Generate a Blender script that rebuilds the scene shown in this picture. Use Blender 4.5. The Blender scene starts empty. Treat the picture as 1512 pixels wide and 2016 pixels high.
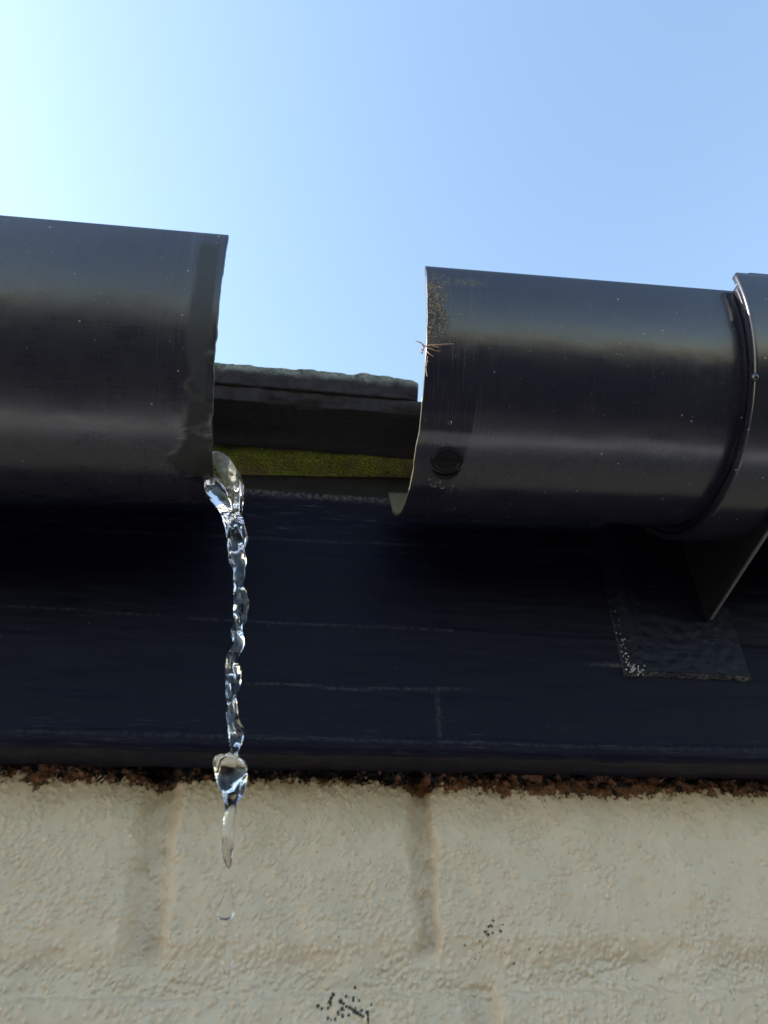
import bpy, math
import numpy as np
from mathutils import Matrix, Vector

sc = bpy.context.scene
S = 0.001            # everything below is measured in millimetres from the phone's eye point ...
EYE = 2.05           # ... which is held 2.05 m above the ground
R = math.radians

# ------------------------------------------------------------------ camera
PITCH, YAW, ROLL = R(35.49), R(8.446), R(-1.225)
fw = Vector((math.sin(YAW)*math.cos(PITCH), math.cos(YAW)*math.cos(PITCH), math.sin(PITCH)))
rt = Vector((math.cos(YAW), -math.sin(YAW), 0)); up = rt.cross(fw)
r2 = rt*math.cos(ROLL) + up*math.sin(ROLL); u2 = -rt*math.sin(ROLL) + up*math.cos(ROLL)
cd = bpy.data.cameras.new('camera'); cam = bpy.data.objects.new('camera', cd); sc.collection.objects.link(cam)
cam.matrix_world = Matrix(((r2.x, u2.x, -fw.x, 0), (r2.y, u2.y, -fw.y, 0), (r2.z, u2.z, -fw.z, EYE), (0, 0, 0, 1)))
cd.sensor_fit = 'AUTO'; cd.sensor_width = 36; cd.lens = 24.98
cd.clip_start = 0.01; cd.clip_end = 5000
cd.dof.use_dof = True; cd.dof.focus_distance = 0.283; cd.dof.aperture_fstop = 13.0
sc.camera = cam

# ------------------------------------------------------------------ sky and sun
SUN_AZ, SUN_EL = -83.0, 31.0        # azimuth from +Y (behind the house) towards +X; the sun stands up to the left
w = bpy.data.worlds.new('World'); sc.world = w; w.use_nodes = True
nt = w.node_tree; bg = nt.nodes['Background']
sky = nt.nodes.new('ShaderNodeTexSky'); sky.sky_type = 'NISHITA'; sky.sun_disc = False
sky.sun_elevation = R(SUN_EL); sky.sun_rotation = R(SUN_AZ)
sky.altitude = 0; sky.air_density = 1.5; sky.dust_density = 1.0; sky.ozone_density = 1.0
nt.links.new(sky.outputs[0], bg.inputs[0]); bg.inputs[1].default_value = 0.15
sd = bpy.data.lights.new('sun', 'SUN'); sd.energy = 4.6; sd.angle = R(0.53); sd.color = (1, 0.96, 0.91)
sun = bpy.data.objects.new('sun', sd); sc.collection.objects.link(sun)
sdir = Vector((math.sin(R(SUN_AZ))*math.cos(R(SUN_EL)), math.cos(R(SUN_AZ))*math.cos(R(SUN_EL)), math.sin(R(SUN_EL))))
sun.rotation_euler = sdir.to_track_quat('Z', 'Y').to_euler(); sun.location = (-2, 1, 6)
vs = sc.view_settings; vs.view_transform = 'Standard'; vs.look = 'None'; vs.gamma = 1; vs.use_curve_mapping = False
vs.exposure = 1.38
sc.cycles.max_bounces = 12; sc.cycles.transmission_bounces = 10; sc.cycles.glossy_bounces = 5; sc.cycles.diffuse_bounces = 4

# ------------------------------------------------------------------ measured layout (mm)
D = 323.0                        # wall face
YF, ZB, ZT = 292.0, 88.0, 220.5  # fascia front, bottom, top
YC, GA, GB, GBL = 227.2, 58.8, 69.0, 75.6   # gutter centre line, half width, depth

# ------------------------------------------------------------------ numeric helpers
def hsh(ix, iy, iz, seed):
    h = (ix.astype(np.int64)*374761393 + iy.astype(np.int64)*668265263 + iz.astype(np.int64)*1274126177 + seed*974634777) & 0xFFFFFFFF
    h = ((h ^ (h >> 13)) * 1274126177) & 0xFFFFFFFF
    h = ((h ^ (h >> 16)) * 2246822519) & 0xFFFFFFFF
    return ((h ^ (h >> 15)) & 0xFFFFFF) / float(0xFFFFFF)*2 - 1
def vn(P, lam, seed=0):
    """value noise, P in mm (n,3), wavelength lam (number or triple)"""
    P = np.asarray(P, float)/np.asarray(lam, float)
    i = np.floor(P).astype(np.int64); f = P - i; f = f*f*f*(f*(f*6-15)+10)
    o = 0
    for a in (0, 1):
        for b in (0, 1):
            for c in (0, 1):
                wgt = (f[:, 0] if a else 1-f[:, 0])*(f[:, 1] if b else 1-f[:, 1])*(f[:, 2] if c else 1-f[:, 2])
                o = o + wgt*hsh(i[:, 0]+a, i[:, 1]+b, i[:, 2]+c, seed)
    return o
def fbm(P, lam, seed=0, oct=4, gain=.5):
    o = 0; g = 1; lam = np.asarray(lam, float)
    for k in range(oct):
        o = o + g*vn(P, lam, seed+k*17); g *= gain; lam = lam/2.03
    return o
def sst(a, b, x):
    t = np.clip((x-a)/(b-a), 0, 1); return t*t*(3-2*t)
def spec(shape, step, lam, width=.45, seed=0, aniso=(1, 1)):
    """band-passed noise field of unit deviation, wavelength lam (mm) on a grid of the given step"""
    rng = np.random.default_rng(seed)
    F = np.fft.rfft2(rng.standard_normal(shape))
    kz = np.fft.fftfreq(shape[0], step)[:, None]*aniso[1]; kx = np.fft.rfftfreq(shape[1], step)[None]*aniso[0]
    k = np.sqrt(kx*kx+kz*kz)+1e-9
    F *= np.exp(-np.log(k*lam)**2/(2*width**2)); F[0, 0] = 0
    o = np.fft.irfft2(F, shape); return o/o.std()

# ------------------------------------------------------------------ scene helpers
COL = sc.collection
def tag(o, label=None, cat=None, group=None, kind=None):
    for k, v in (('label', label), ('category', cat), ('group', group), ('kind', kind)):
        if v: o[k] = v
    return o
def W(p): return Vector((p[0]*S, p[1]*S, p[2]*S + EYE))
def empty(name, p, *a, **k):
    o = bpy.data.objects.new(name, None); COL.objects.link(o); o.location = W(p); o.empty_display_size = .02
    return tag(o, *a, **k)
def mesh_obj(name, V, F, mat, parent=None, base=None, attrs=None, smooth=True):
    """V in mm (eye coordinates). The object's origin is base (or its parent's)."""
    V = np.asarray(V, float)
    b = np.array(base if base is not None else (0, 0, 0), float)
    if parent is not None and base is None:
        pw = parent.matrix_basis.translation
        pp = parent
        tot = Vector(pw)
        while pp.parent is not None:
            pp = pp.parent; tot += pp.matrix_basis.translation
        b = np.array(((tot.x)/S, tot.y/S, (tot.z-EYE)/S))
    me = bpy.data.meshes.new(name)
    co = (V-b)*S
    if isinstance(F, np.ndarray):
        n, k = F.shape
        me.vertices.add(len(co)); me.vertices.foreach_set('co', co.astype(np.float32).ravel())
        me.loops.add(n*k); me.loops.foreach_set('vertex_index', F.astype(np.int32).ravel())
        me.polygons.add(n); me.polygons.foreach_set('loop_start', np.arange(0, n*k, k, dtype=np.int32))
        me.update(calc_edges=True)
    else:
        me.from_pydata([tuple(c) for c in co], [], F)
    me.validate()
    if smooth: me.polygons.foreach_set('use_smooth', np.ones(len(me.polygons), bool))
    for n, v in (attrs or {}).items():
        at = me.attributes.new(n, 'FLOAT', 'POINT'); at.data.foreach_set('value', np.asarray(v, np.float32))
    me.materials.append(mat)
    o = bpy.data.objects.new(name, me); COL.objects.link(o)
    if parent is not None: o.parent = parent
    else: o.location = W(b)
    return o
def sweep(xs, loop, zoff=None):
    """closed cross-section loop (n,2: Y,Z) carried along xs: vertices, quads, plus end caps"""
    xs = np.asarray(xs, float); loop = np.asarray(loop, float); m, n = len(xs), len(loop)
    V = np.empty((m, n, 3)); V[:, :, 0] = xs[:, None]; V[:, :, 1] = loop[None, :, 0]; V[:, :, 2] = loop[None, :, 1]
    if zoff is not None: V[:, :, 2] += np.asarray(zoff)[:, None]
    i = np.arange(m-1)[:, None]*n; j = np.arange(n)[None]; j2 = (j+1) % n
    F = np.stack([i+j, i+j2, i+n+j2, i+n+j], -1).reshape(-1, 4)
    return V.reshape(-1, 3), F
def box_vf(x0, x1, y0, y1, z0, z1, bev=0.0):
    b = bev
    if b <= 0:
        V = [(x, y, z) for x in (x0, x1) for y in (y0, y1) for z in (z0, z1)]
        return np.array(V, float), [(0, 1, 3, 2), (4, 6, 7, 5), (0, 4, 5, 1), (2, 3, 7, 6), (0, 2, 6, 4), (1, 5, 7, 3)]
    V = []; F = []
    for x in (0, 1):
        for y in (0, 1):
            for z in (0, 1):
                X = (x0, x1)[x]; Y = (y0, y1)[y]; Z = (z0, z1)[z]; sx, sy, sz = (1-2*x)*b, (1-2*y)*b, (1-2*z)*b
                V += [(X, Y+sy, Z+sz), (X+sx, Y, Z+sz), (X+sx, Y+sy, Z)]
    def q(x, y, z, k): return (x*4+y*2+z)*3+k
    for x in (0, 1): F.append([q(x, 0, 0, 0), q(x, 1, 0, 0), q(x, 1, 1, 0), q(x, 0, 1, 0)])
    for y in (0, 1): F.append([q(0, y, 0, 1), q(1, y, 0, 1), q(1, y, 1, 1), q(0, y, 1, 1)])
    for z in (0, 1): F.append([q(0, 0, z, 2), q(1, 0, z, 2), q(1, 1, z, 2), q(0, 1, z, 2)])
    for a in (0, 1):
        for c in (0, 1):
            F.append([q(a, c, 0, 0), q(a, c, 1, 0), q(a, c, 1, 1), q(a, c, 0, 1)])
            F.append([q(a, 0, c, 0), q(a, 1, c, 0), q(a, 1, c, 2), q(a, 0, c, 2)])
            F.append([q(0, a, c, 1), q(1, a, c, 1), q(1, a, c, 2), q(0, a, c, 2)])
            for z in (0, 1): F.append([q(a, c, z, 0), q(a, c, z, 1), q(a, c, z, 2)])
    return np.array(V, float), F
def join(parts):
    V = []; F = []; o = 0
    for v, f in parts:
        V.append(v); F += [[i+o for i in q_] for q_ in f]; o += len(v)
    return np.concatenate(V), F
def fix_normals(o):
    import bmesh
    bm = bmesh.new(); bm.from_mesh(o.data); bmesh.ops.recalc_face_normals(bm, faces=bm.faces); bm.to_mesh(o.data); bm.free()
    return o

# ------------------------------------------------------------------ materials
class NT:
    def __init__(s, name):
        s.m = bpy.data.materials.new(name); s.m.use_nodes = True; s.t = s.m.node_tree
        s.b = s.t.nodes['Principled BSDF']; s.tc = s.t.nodes.new('ShaderNodeTexCoord')
    def n(s, typ, **k):
        x = s.t.nodes.new(typ)
        for a, v in k.items():
            if a.startswith('i_'):
                x.inputs[a[2:].replace('_', ' ')].default_value = v
            else: setattr(x, a, v)
        return x
    def l(s, a, b): s.t.links.new(a, b)
    def noise(s, scale, detail=4, rough=.55, mapping=None, dist=0):
        x = s.n('ShaderNodeTexNoise'); x.inputs['Scale'].default_value = scale; x.inputs['Detail'].default_value = detail
        x.inputs['Roughness'].default_value = rough; x.inputs['Distortion'].default_value = dist
        if mapping:
            mp = s.n('ShaderNodeMapping'); mp.inputs['Scale'].default_value = mapping; s.l(s.tc.outputs['Object'], mp.inputs[0]); s.l(mp.outputs[0], x.inputs['Vector'])
        else: s.l(s.tc.outputs['Object'], x.inputs['Vector'])
        return x.outputs['Fac']
    def ramp(s, src, stops):
        r = s.n('ShaderNodeValToRGB'); e = r.color_ramp.elements
        while len(e) < len(stops): e.new(.5)
        for el, (p, c) in zip(e, stops):
            el.position = p; el.color = (c, c, c, 1) if not hasattr(c, '__len__') else (*c, 1)
        s.l(src, r.inputs[0]); return r.outputs[0]
    def mix(s, fac, a, b):
        x = s.n('ShaderNodeMix', data_type='RGBA')
        for k, v in ((0, fac), (6, a), (7, b)):
            if hasattr(v, 'is_output') or hasattr(v, 'links'): s.l(v, x.inputs[k])
            else: x.inputs[k].default_value = v if k == 0 else (*v, 1)
        return x.outputs[2]
    def math(s, op, a, b=0.0):
        x = s.n('ShaderNodeMath', operation=op)
        for k, v in ((0, a), (1, b)):
            if hasattr(v, 'links'): s.l(v, x.inputs[k])
            else: x.inputs[k].default_value = v
        return x.outputs[0]
    def attr(s, name):
        x = s.n('ShaderNodeAttribute', attribute_name=name); return x.outputs['Fac']
    def specks(s, scale, size, keep=.5, seed=(0, 0, 0)):
        """sparse small round flecks: 1 inside a fleck"""
        mp = s.n('ShaderNodeMapping'); mp.inputs['Location'].default_value = seed; s.l(s.tc.outputs['Object'], mp.inputs[0])
        v = s.n('ShaderNodeTexVoronoi'); v.inputs['Scale'].default_value = scale; s.l(mp.outputs[0], v.inputs['Vector'])
        near = s.math('LESS_THAN', v.outputs['Distance'], size)
        sep = s.n('ShaderNodeSeparateColor'); s.l(v.outputs['Color'], sep.inputs[0])
        return s.math('MULTIPLY', near, s.math('LESS_THAN', sep.outputs[0], keep))
    def bump(s, h, strength, dist, prev=None):
        b = s.n('ShaderNodeBump'); b.inputs['Strength'].default_value = strength; b.inputs['Distance'].default_value = dist
        s.l(h, b.inputs['Height'])
        if prev: s.l(prev, b.inputs['Normal'])
        return b.outputs[0]
    def set(s, **k):
        for a, v in k.items():
            i = s.b.inputs[a.replace('_', ' ')]
            if hasattr(v, 'links'): s.l(v, i)
            else: i.default_value = (*v, 1) if hasattr(v, '__len__') and len(v) == 3 and i.type == 'RGBA' else v
        return s.m

def plastic(name, tone=(.016, .0145, .027), rough=.2, dusty=.45):
    t = NT(name)
    big = t.noise(60, 4, .6)
    streak = t.noise(1, 5, .65, mapping=(60, 700, 700))
    vert = t.noise(1, 5, .65, mapping=(1300, 45, 45))
    wet, crust, seal, algae = t.attr('wet'), t.attr('crust'), t.attr('seal'), t.attr('algae')
    dirt = t.noise(900, 4, .7)
    col = t.mix(t.ramp(big, [(.35, 0), (.75, dusty)]), tone, (.022, .021, .026))
    haze = t.math('MULTIPLY', t.ramp(vert, [(.5, 0), (.72, 1)]), t.attr('scuff'))
    col = t.mix(t.math('MULTIPLY', haze, .42), col, (.06, .058, .055))
    sp = t.math('ADD', t.specks(230, .085, .20), t.specks(620, .10, .10, (3, 1, 2)))
    col = t.mix(t.math('MINIMUM', t.math('MULTIPLY', sp, .8), 1), col, (.30, .29, .28))
    col = t.mix(t.math('MULTIPLY', crust, t.ramp(dirt, [(.5, 0), (.58, 1)])), col, (.17, .125, .075))
    col = t.mix(seal, col, (.003, .003, .003))
    col = t.mix(algae, col, t.mix(t.ramp(dirt, [(.35, 0), (.65, 1)]), (.05, .05, .018), (.13, .11, .055)))
    rg = t.ramp(t.math('ADD', t.math('MULTIPLY', big, .6), t.math('MULTIPLY', streak, .4)), [(.3, rough*.75), (.75, rough*1.5)])
    rg = t.math('ADD', rg, t.math('MULTIPLY', haze, .08))
    rg = t.math('ADD', rg, t.math('MULTIPLY', t.math('MAXIMUM', t.math('MAXIMUM', seal, crust), algae), .45))
    rg = t.math('MULTIPLY', rg, t.math('SUBTRACT', 1, t.math('MULTIPLY', wet, .6)))
    ior = t.math('SUBTRACT', 1.6, t.math('MULTIPLY', wet, .2))
    nb = t.bump(streak, .06, .0003); nb = t.bump(vert, .03, .0003, nb)
    return t.set(Base_Color=col, Roughness=rg, IOR=ior, Normal=nb)
M_gut = plastic('black gutter plastic')
M_brk = plastic('black bracket plastic', (.014, .0135, .0225), .2, .5)
M_gut_old = plastic('weathered gutter plastic', (.0165, .0145, .026), .27, .7)

def mat_fascia(name='black paint on wood', spec=.13, rough=(.36, .55)):
    t = NT(name)
    grain = t.noise(1, 6, .6, mapping=(14, 600, 420)); big = t.noise(45, 4, .6); fine = t.noise(1400, 3, .6)
    col = t.mix(t.ramp(big, [(.35, 0), (.7, 1)]), (.0052, .0058, .0140), (.0085, .0090, .0185))
    edge, dust = t.attr('edge'), t.attr('dust')
    col = t.mix(t.math('MULTIPLY', edge, t.ramp(t.noise(500, 5, .7), [(.40, 0), (.62, 1)])), col, (.15, .145, .145))
    fleck = t.math('ADD', t.specks(300, .06, .10), t.specks(800, .10, .05, (1, 4, 2)))
    col = t.mix(t.math('MINIMUM', t.math('MULTIPLY', fleck, .5), 1), col, (.2, .2, .22))
    scr = t.ramp(t.noise(1, 3, .6, mapping=(70, 900, 900)), [(.60, 0), (.70, 1)])
    col = t.mix(t.math('MULTIPLY', scr, t.math('ADD', .05, t.math('MULTIPLY', dust, .45))), col, (.085, .083, .09))
    rg = t.ramp(big, [(.3, rough[0]), (.7, rough[1])])
    nb = t.bump(grain, .25, .0006); nb = t.bump(fine, .10, .0003, nb)
    return t.set(Base_Color=col, Roughness=rg, Normal=nb, IOR=1.36, Specular_IOR_Level=spec)
M_fas = mat_fascia(); M_plate = mat_fascia('glossy black paint on bracket', .2, (.28, .44))

def mat_paint():
    t = NT('cream masonry paint over brick')
    paint, mould, tar = t.attr('paint'), t.attr('mould'), t.attr('tar')
    a = t.noise(55, 5, .6); b = t.noise(380, 4, .65); c = t.noise(1800, 3, .6)
    cream = t.mix(t.ramp(a, [(.3, 0), (.72, 1)]), (.60, .475, .335), (.67, .54, .395))
    cream = t.mix(t.math('MULTIPLY', t.ramp(b, [(.55, 0), (.78, 1)]), .25), cream, (.49, .395, .285))
    g = t.ramp(t.noise(22, 3, .6), [(.62, 0), (.8, 1)])
    cream = t.mix(t.math('MULTIPLY', g, .3), cream, (.53, .48, .375))
    brick = t.mix(t.ramp(t.noise(170, 5, .65), [(.36, 0), (.64, 1)]), (.11, .052, .034), (.34, .155, .08))
    brick = t.mix(t.ramp(t.noise(700, 4, .7), [(.68, 0), (.76, 1)]), brick, (.40, .34, .28))
    brick = t.mix(tar, brick, (.008, .008, .010))
    col = t.mix(paint, brick, cream)
    col = t.mix(mould, col, (.022, .018, .010))
    rg = t.math('ADD', .55, t.math('MULTIPLY', t.math('SUBTRACT', 1, paint), .25))
    nb = t.bump(b, .06, .0010); nb = t.bump(c, .25, .0003, nb)
    return t.set(Base_Color=col, Roughness=rg, Normal=nb)
M_wall = mat_paint()
def mat_wall_far():
    t = NT('cream masonry paint')
    a = t.noise(40, 5, .6); b = t.noise(420, 4, .65)
    cream = t.mix(t.ramp(a, [(.3, 0), (.72, 1)]), (.60, .475, .335), (.67, .54, .395))
    nb = t.bump(b, .5, .0012)
    return t.set(Base_Color=cream, Roughness=.6, Normal=nb)
M_wall2 = mat_wall_far()

def mat_tile():
    t = NT('weathered concrete tile')
    lich = t.attr('lichen'); n = t.noise(260, 5, .65); f = t.noise(1500, 3, .6)
    col = t.mix(t.ramp(n, [(.35, 0), (.7, 1)]), (.010, .0075, .0125), (.024, .018, .026))
    lc = t.mix(t.ramp(t.noise(700, 4, .7), [(.35, 0), (.68, 1)]), (.15, .17, .145), (.42, .45, .42))
    lc = t.mix(t.ramp(t.noise(160, 3, .6), [(.58, 0), (.70, 1)]), lc, (.08, .10, .055))
    col = t.mix(lich, col, lc)
    nb = t.bump(n, .5, .0015); nb = t.bump(f, .5, .0006, nb)
    return t.set(Base_Color=col, Roughness=.9, Normal=nb)
M_tile = mat_tile()
def mat_felt():
    t = NT('algae covered roofing felt')
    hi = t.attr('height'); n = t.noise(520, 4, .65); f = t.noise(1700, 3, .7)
    weave = t.n('ShaderNodeTexVoronoi'); weave.inputs['Scale'].default_value = 900; t.l(t.tc.outputs['Object'], weave.inputs[0])
    green = t.mix(t.ramp(n, [(.3, 0), (.7, 1)]), (.34, .43, .06), (.70, .80, .17))
    tan = t.mix(t.ramp(f, [(.35, 0), (.65, 1)]), (.22, .17, .06), (.66, .56, .30))
    pat = t.ramp(t.math('ADD', t.noise(75, 3, .6), t.math('MULTIPLY', hi, -.32)), [(.30, 0), (.48, 1)])
    col = t.mix(pat, green, tan)
    col = t.mix(t.ramp(t.noise(420, 3, .7), [(.62, 0), (.70, 1)]), col, (.05, .065, .012))
    col = t.mix(t.ramp(hi, [(.72, 0), (1, .9)]), col, (.03, .035, .015))  # painted shade: felt darkened towards its top, under the tile overhang
    nb = t.bump(weave.outputs['Distance'], 1.0, .0014); nb = t.bump(f, .6, .0006, nb)
    return t.set(Base_Color=col, Roughness=.95, Normal=nb)
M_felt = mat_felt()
def simple(name, col, rough=.7, var=.4, scale=200):
    t = NT(name); n = t.noise(scale, 4, .6)
    c = t.mix(t.ramp(n, [(.3, 0), (.7, 1)]), tuple(v*(1-var) for v in col), tuple(min(1, v*(1+var)) for v in col))
    return t.set(Base_Color=c, Roughness=rough, Normal=t.bump(n, .3, .0006))
M_timber = simple('dark stained timber', (.012, .011, .012), .7)
M_dry = simple('dry straw', (.33, .19, .11), .8, .3)
M_crumb = simple('dried mud crumbs', (.30, .23, .15), .9, .4, 900)
M_chip = simple('pale flaking paint', (.42, .40, .37), .8, .3, 900)
M_core = simple('mortar backing', (.40, .34, .27), .9, .2, 60)
M_ground = NT('ground')
_a = M_ground.noise(.8, 6, .6); _b = M_ground.noise(14, 5, .6)
M_ground = M_ground.set(Base_Color=M_ground.mix(M_ground.ramp(_a, [(.42, 0), (.58, 1)]),
    M_ground.mix(M_ground.ramp(_b, [(.3, 0), (.7, 1)]), (.05, .049, .052), (.08, .078, .08)),
    M_ground.mix(M_ground.ramp(_b, [(.3, 0), (.7, 1)]), (.04, .04, .04), (.065, .063, .063))), Roughness=.95)
def mat_water():
    t = NT('clear water'); n = t.noise(350, 3, .5)
    return t.set(Base_Color=(1, 1, 1), Roughness=.05, IOR=1.333, Transmission_Weight=1.0, Normal=t.bump(n, .12, .0006))
M_water = mat_water()
M_bead = NT('still water').set(Base_Color=(1, 1, 1), Roughness=.0, IOR=1.333, Transmission_Weight=1.0)

# ------------------------------------------------------------------ ground
GZ = -EYE/S
g = mesh_obj('ground', [(-2e6, -2e6, GZ), (2e6, -2e6, GZ), (2e6, 2e6, GZ), (-2e6, 2e6, GZ)], [(0, 1, 2, 3)], M_ground, base=(0, 0, GZ), smooth=False)
tag(g, kind='structure')
def mat_patio():
    t = NT('pale concrete paving'); n = t.noise(6, 5, .6); f = t.noise(120, 4, .6)
    c = t.mix(t.ramp(n, [(.3, 0), (.7, 1)]), (.50, .49, .48), (.62, .61, .60))
    return t.set(Base_Color=c, Roughness=.85, Normal=t.bump(f, .3, .002))
v, f = box_vf(-4000, 4000, -560, D, GZ-20, GZ+30, 4)
tag(mesh_obj('patio', v, f, mat_patio(), base=(0, 0, GZ), smooth=False), kind='structure')

# unseen hedge, inferred from dark gutter reflections; added to hide the horizon glow
rng = np.random.default_rng(77)
hedge = empty('unseen_hedge', (1500, -1400, GZ), 'unseen dark evergreen hedge added opposite the house to darken what the gutter mirrors', 'hedge')
def mat_unseen_hedge_leaf():
    t = NT('unseen hedge leaves'); n = t.noise(9, 4, .6)
    return t.set(Base_Color=t.mix(t.ramp(n, [(.3, 0), (.7, 1)]), (.022, .032, .018), (.05, .066, .034)), Roughness=.6)
NL = 12000
c = np.stack([rng.uniform(-3500, 6500, NL), -1350-np.abs(rng.normal(0, 160, NL)), np.zeros(NL)], 1)
c[:, 2] = GZ + rng.uniform(0, 1, NL)**.9*(2300 + 130*vn(c, (500, 1e6, 1e6), 5)) + rng.normal(0, 70, NL)
a_ = rng.normal(size=(NL, 3)); a_ /= np.linalg.norm(a_, axis=1)[:, None]; b_ = np.cross(a_, rng.normal(size=(NL, 3))); b_ /= np.linalg.norm(b_, axis=1)[:, None]
sz = rng.uniform(25, 60, (NL, 1)); V = np.stack([c-a_*sz, c-b_*sz*.5, c+a_*sz, c+b_*sz*.5], 1).reshape(-1, 3)
mesh_obj('unseen_hedge_foliage', V, np.arange(NL*4).reshape(-1, 4), mat_unseen_hedge_leaf(), hedge, smooth=False)
v, f = box_vf(-3450, 6450, -1950, -1490, GZ, GZ+2130, 60)
mesh_obj('unseen_hedge_inner_growth', v, f, simple('unseen hedge twigs', (.015, .02, .01), .9, .3, 5), hedge, smooth=False)

# ------------------------------------------------------------------ painted brick wall: one continuous painted relief, cut into its bricks and joints
wall = empty('brick_wall', (0, D, GZ), 'cream painted brick wall below the black board, bare red brick along its top edge', 'wall')
ST = .45
X0, Z0 = -269.0, -57.0
NX, NZ = int(577/ST), int(160/ST)
gx = X0 + np.arange(NX+1)*ST; gz = Z0 + np.arange(NZ+1)*ST
shp = (NZ+1, NX+1)
GX, GZZ = np.meshgrid(gx, gz)
def nz2(lam, seed, **k): return spec(shp, ST, lam, seed=seed, **k)
wx = GX + .55*nz2(20, 1) + .22*nz2(5, 2); wz = GZZ + .5*nz2(22, 3) + .3*nz2(5, 4)
h = .35*nz2(45, 5) + .16*nz2(14, 6) + .10*nz2(6, 26)
def groove(c, lo, wl, hi, wr, u):     # 1 in the joint; falls to 0 over wl on the left, wr on the right
    return sst(c-lo-wl, c-lo+.5, u)*(1-sst(c+hi-.5, c+hi+wr, u))
top = sst(8.5, 17, wz)
perp = np.maximum(groove(-49, 2.5, 8, 3.5, 7, wx + .05*(GZZ-50)), groove(63, 1.2, 8, 1.4, 3.0, wx + .010*(GZZ-50))) * sst(15, 24, wz)
perp2 = np.maximum(groove(84, 3, 9, 3, 3, wx), groove(-141, 3, 6, 3, 3, wx))*(1-sst(4, 12, wz))
bed = sst(6.4, 8.6, wz)*(1-sst(15.5, 27, wz))*(.9+.2*nz2(60, 7))
h -= 6.4*perp*(1+.08*nz2(14, 8)) + 5.2*perp2 + 3.4*np.clip(bed, 0, 1.5)
chip = np.exp(-(((GX-60)/13)**2 + ((GZZ-84)/11)**2)); h -= 3.0*chip
chip = np.exp(-(((GX+58)/12)**2 + ((GZZ-83)/12)**2)); h -= 1.6*chip
chip = np.exp(-(((GX-84)/9)**2 + ((GZZ-9)/7)**2)); h -= 2.2*chip*sst(-3, 9, GZZ)
h -= 1.2*np.exp(-(((GX+44)/4)**2+((GZZ-21)/5)**2))
# roller stipple: rounded nibs, thick in places and nearly smooth in others
dens = np.clip(.55 + .33*nz2(26, 9) + .25*nz2(70, 10) + .35*bed - .30*sst(90, 150, GX)*sst(20, 40, GZZ) + .3*(1-sst(100, 150, GX)), .1, 1.3)
rng = np.random.default_rng(9)
NB = 52000
bx_ = rng.integers(4, NX-4, NB); bz_ = rng.integers(4, NZ-4, NB)
keep = rng.uniform(0, 1, NB) < np.clip((dens[bz_, bx_]-.22)*.62, .05, 1); bx_ = bx_[keep]; bz_ = bz_[keep]; nb_ = len(bx_)
br_ = rng.uniform(.55, 1.0, nb_)*rng.uniform(.8, 1.5, nb_); bh_ = br_*rng.uniform(.35, .62, nb_); fx = rng.uniform(-.5, .5, nb_)*ST; fz = rng.uniform(-.5, .5, nb_)*ST
nib = np.zeros(shp)
for dz_ in range(-4, 5):
    for dx_ in range(-4, 5):
        q_ = 1 - ((dx_*ST-fx)**2 + (dz_*ST-fz)**2)/br_**2
        k_ = q_ > 0
        np.maximum.at(nib, (bz_[k_]+dz_, bx_[k_]+dx_), bh_[k_]*q_[k_]**.8)
h += 1.4*nib + .03*nz2(2.6, 13)
comb = nz2(1.75, 14, aniso=(1, .12), width=.22)
h += .11*comb*np.exp(-((GX-25)/32)**2)*sst(22, 45, GZZ)
# where the cream paint stops
edge1 = np.interp(gx, [-269, -150, -125, -112, -106, -101, -95, -60, -52, -45, -35, -20, 15, 40, 52, 58, 62, 66, 72, 95, 120, 150, 175, 200, 230, 304],
                  [81.5, 81.5, 82, 82, 81.5, 78.8, 81.5, 81.3, 79.2, 80.5, 81.8, 82.4, 82.2, 82, 80.6, 79.8, 78.6, 79.8, 80.3, 79.7, 78.3, 77.6, 79.6, 80.4, 79.6, 80])
jag = nz2(13, 25)*.7 + nz2(7, 15)*.7 + nz2(2.4, 16)*.6 + nz2(1.3, 17)*.25
edge1 = edge1 + 2.7
paint = sst(-.35, .35, edge1[None] + jag - GZZ)
h += .75*paint
bare = 1-paint
h += bare*(.22*nz2(9, 18) + .12*nz2(2.2, 19) + .1)
tar = np.clip(sst(.6, 1.2, nz2(8, 20)*.8 + nz2(2, 21)*.4 + (GZZ-84)*.22 + .85*(1-sst(40, 70, GX)) - .35*np.exp(-((GX+110)/45)**2)*3), 0, 1)
rng = np.random.default_rng(5)
mould = np.zeros(shp)
def blot(x, z, r):
    global mould
    i0, i1 = np.searchsorted(gx, (x-3*r-1, x+3*r+1)); k0, k1 = np.searchsorted(gz, (z-3*r-1, z+3*r+1))
    a = GX[k0:k1, i0:i1]; b = GZZ[k0:k1, i0:i1]
    d = np.hypot(a-x, b-z)/r
    mould[k0:k1, i0:i1] = np.maximum(mould[k0:k1, i0:i1], 1-sst(.75, 1.2, d))
for k in range(30): blot(30 + rng.normal(0, 5.5), 3.6 + rng.normal(0, 2.6), rng.uniform(.35, .75))
for k in range(9): blot(27.5 + k*1.05, 5.6 - k*.62 + rng.normal(0, .2), rng.uniform(.5, .95))
for k in range(5): blot(37.5 + k*.1, 2.0 - k*1.0, rng.uniform(.4, .8))
for k in range(15): blot(88 + rng.normal(0, 2.6), 28 + rng.normal(0, 2.0), rng.uniform(.3, .62))
for k in range(10): blot(86 + rng.normal(0, 8), 23 + rng.normal(0, 2.5), rng.uniform(.25, .45))
for k in range(26): blot(rng.uniform(-110, 210), rng.uniform(-4, 74), rng.uniform(.18, .3))
for x, z, r in ((-81, 41.5, 1.6),):
    h += .7*np.exp(-((GX-x)**2+(GZZ-z)**2)/(r*r))
DHZ, DHX = np.gradient(h, ST)
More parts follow.
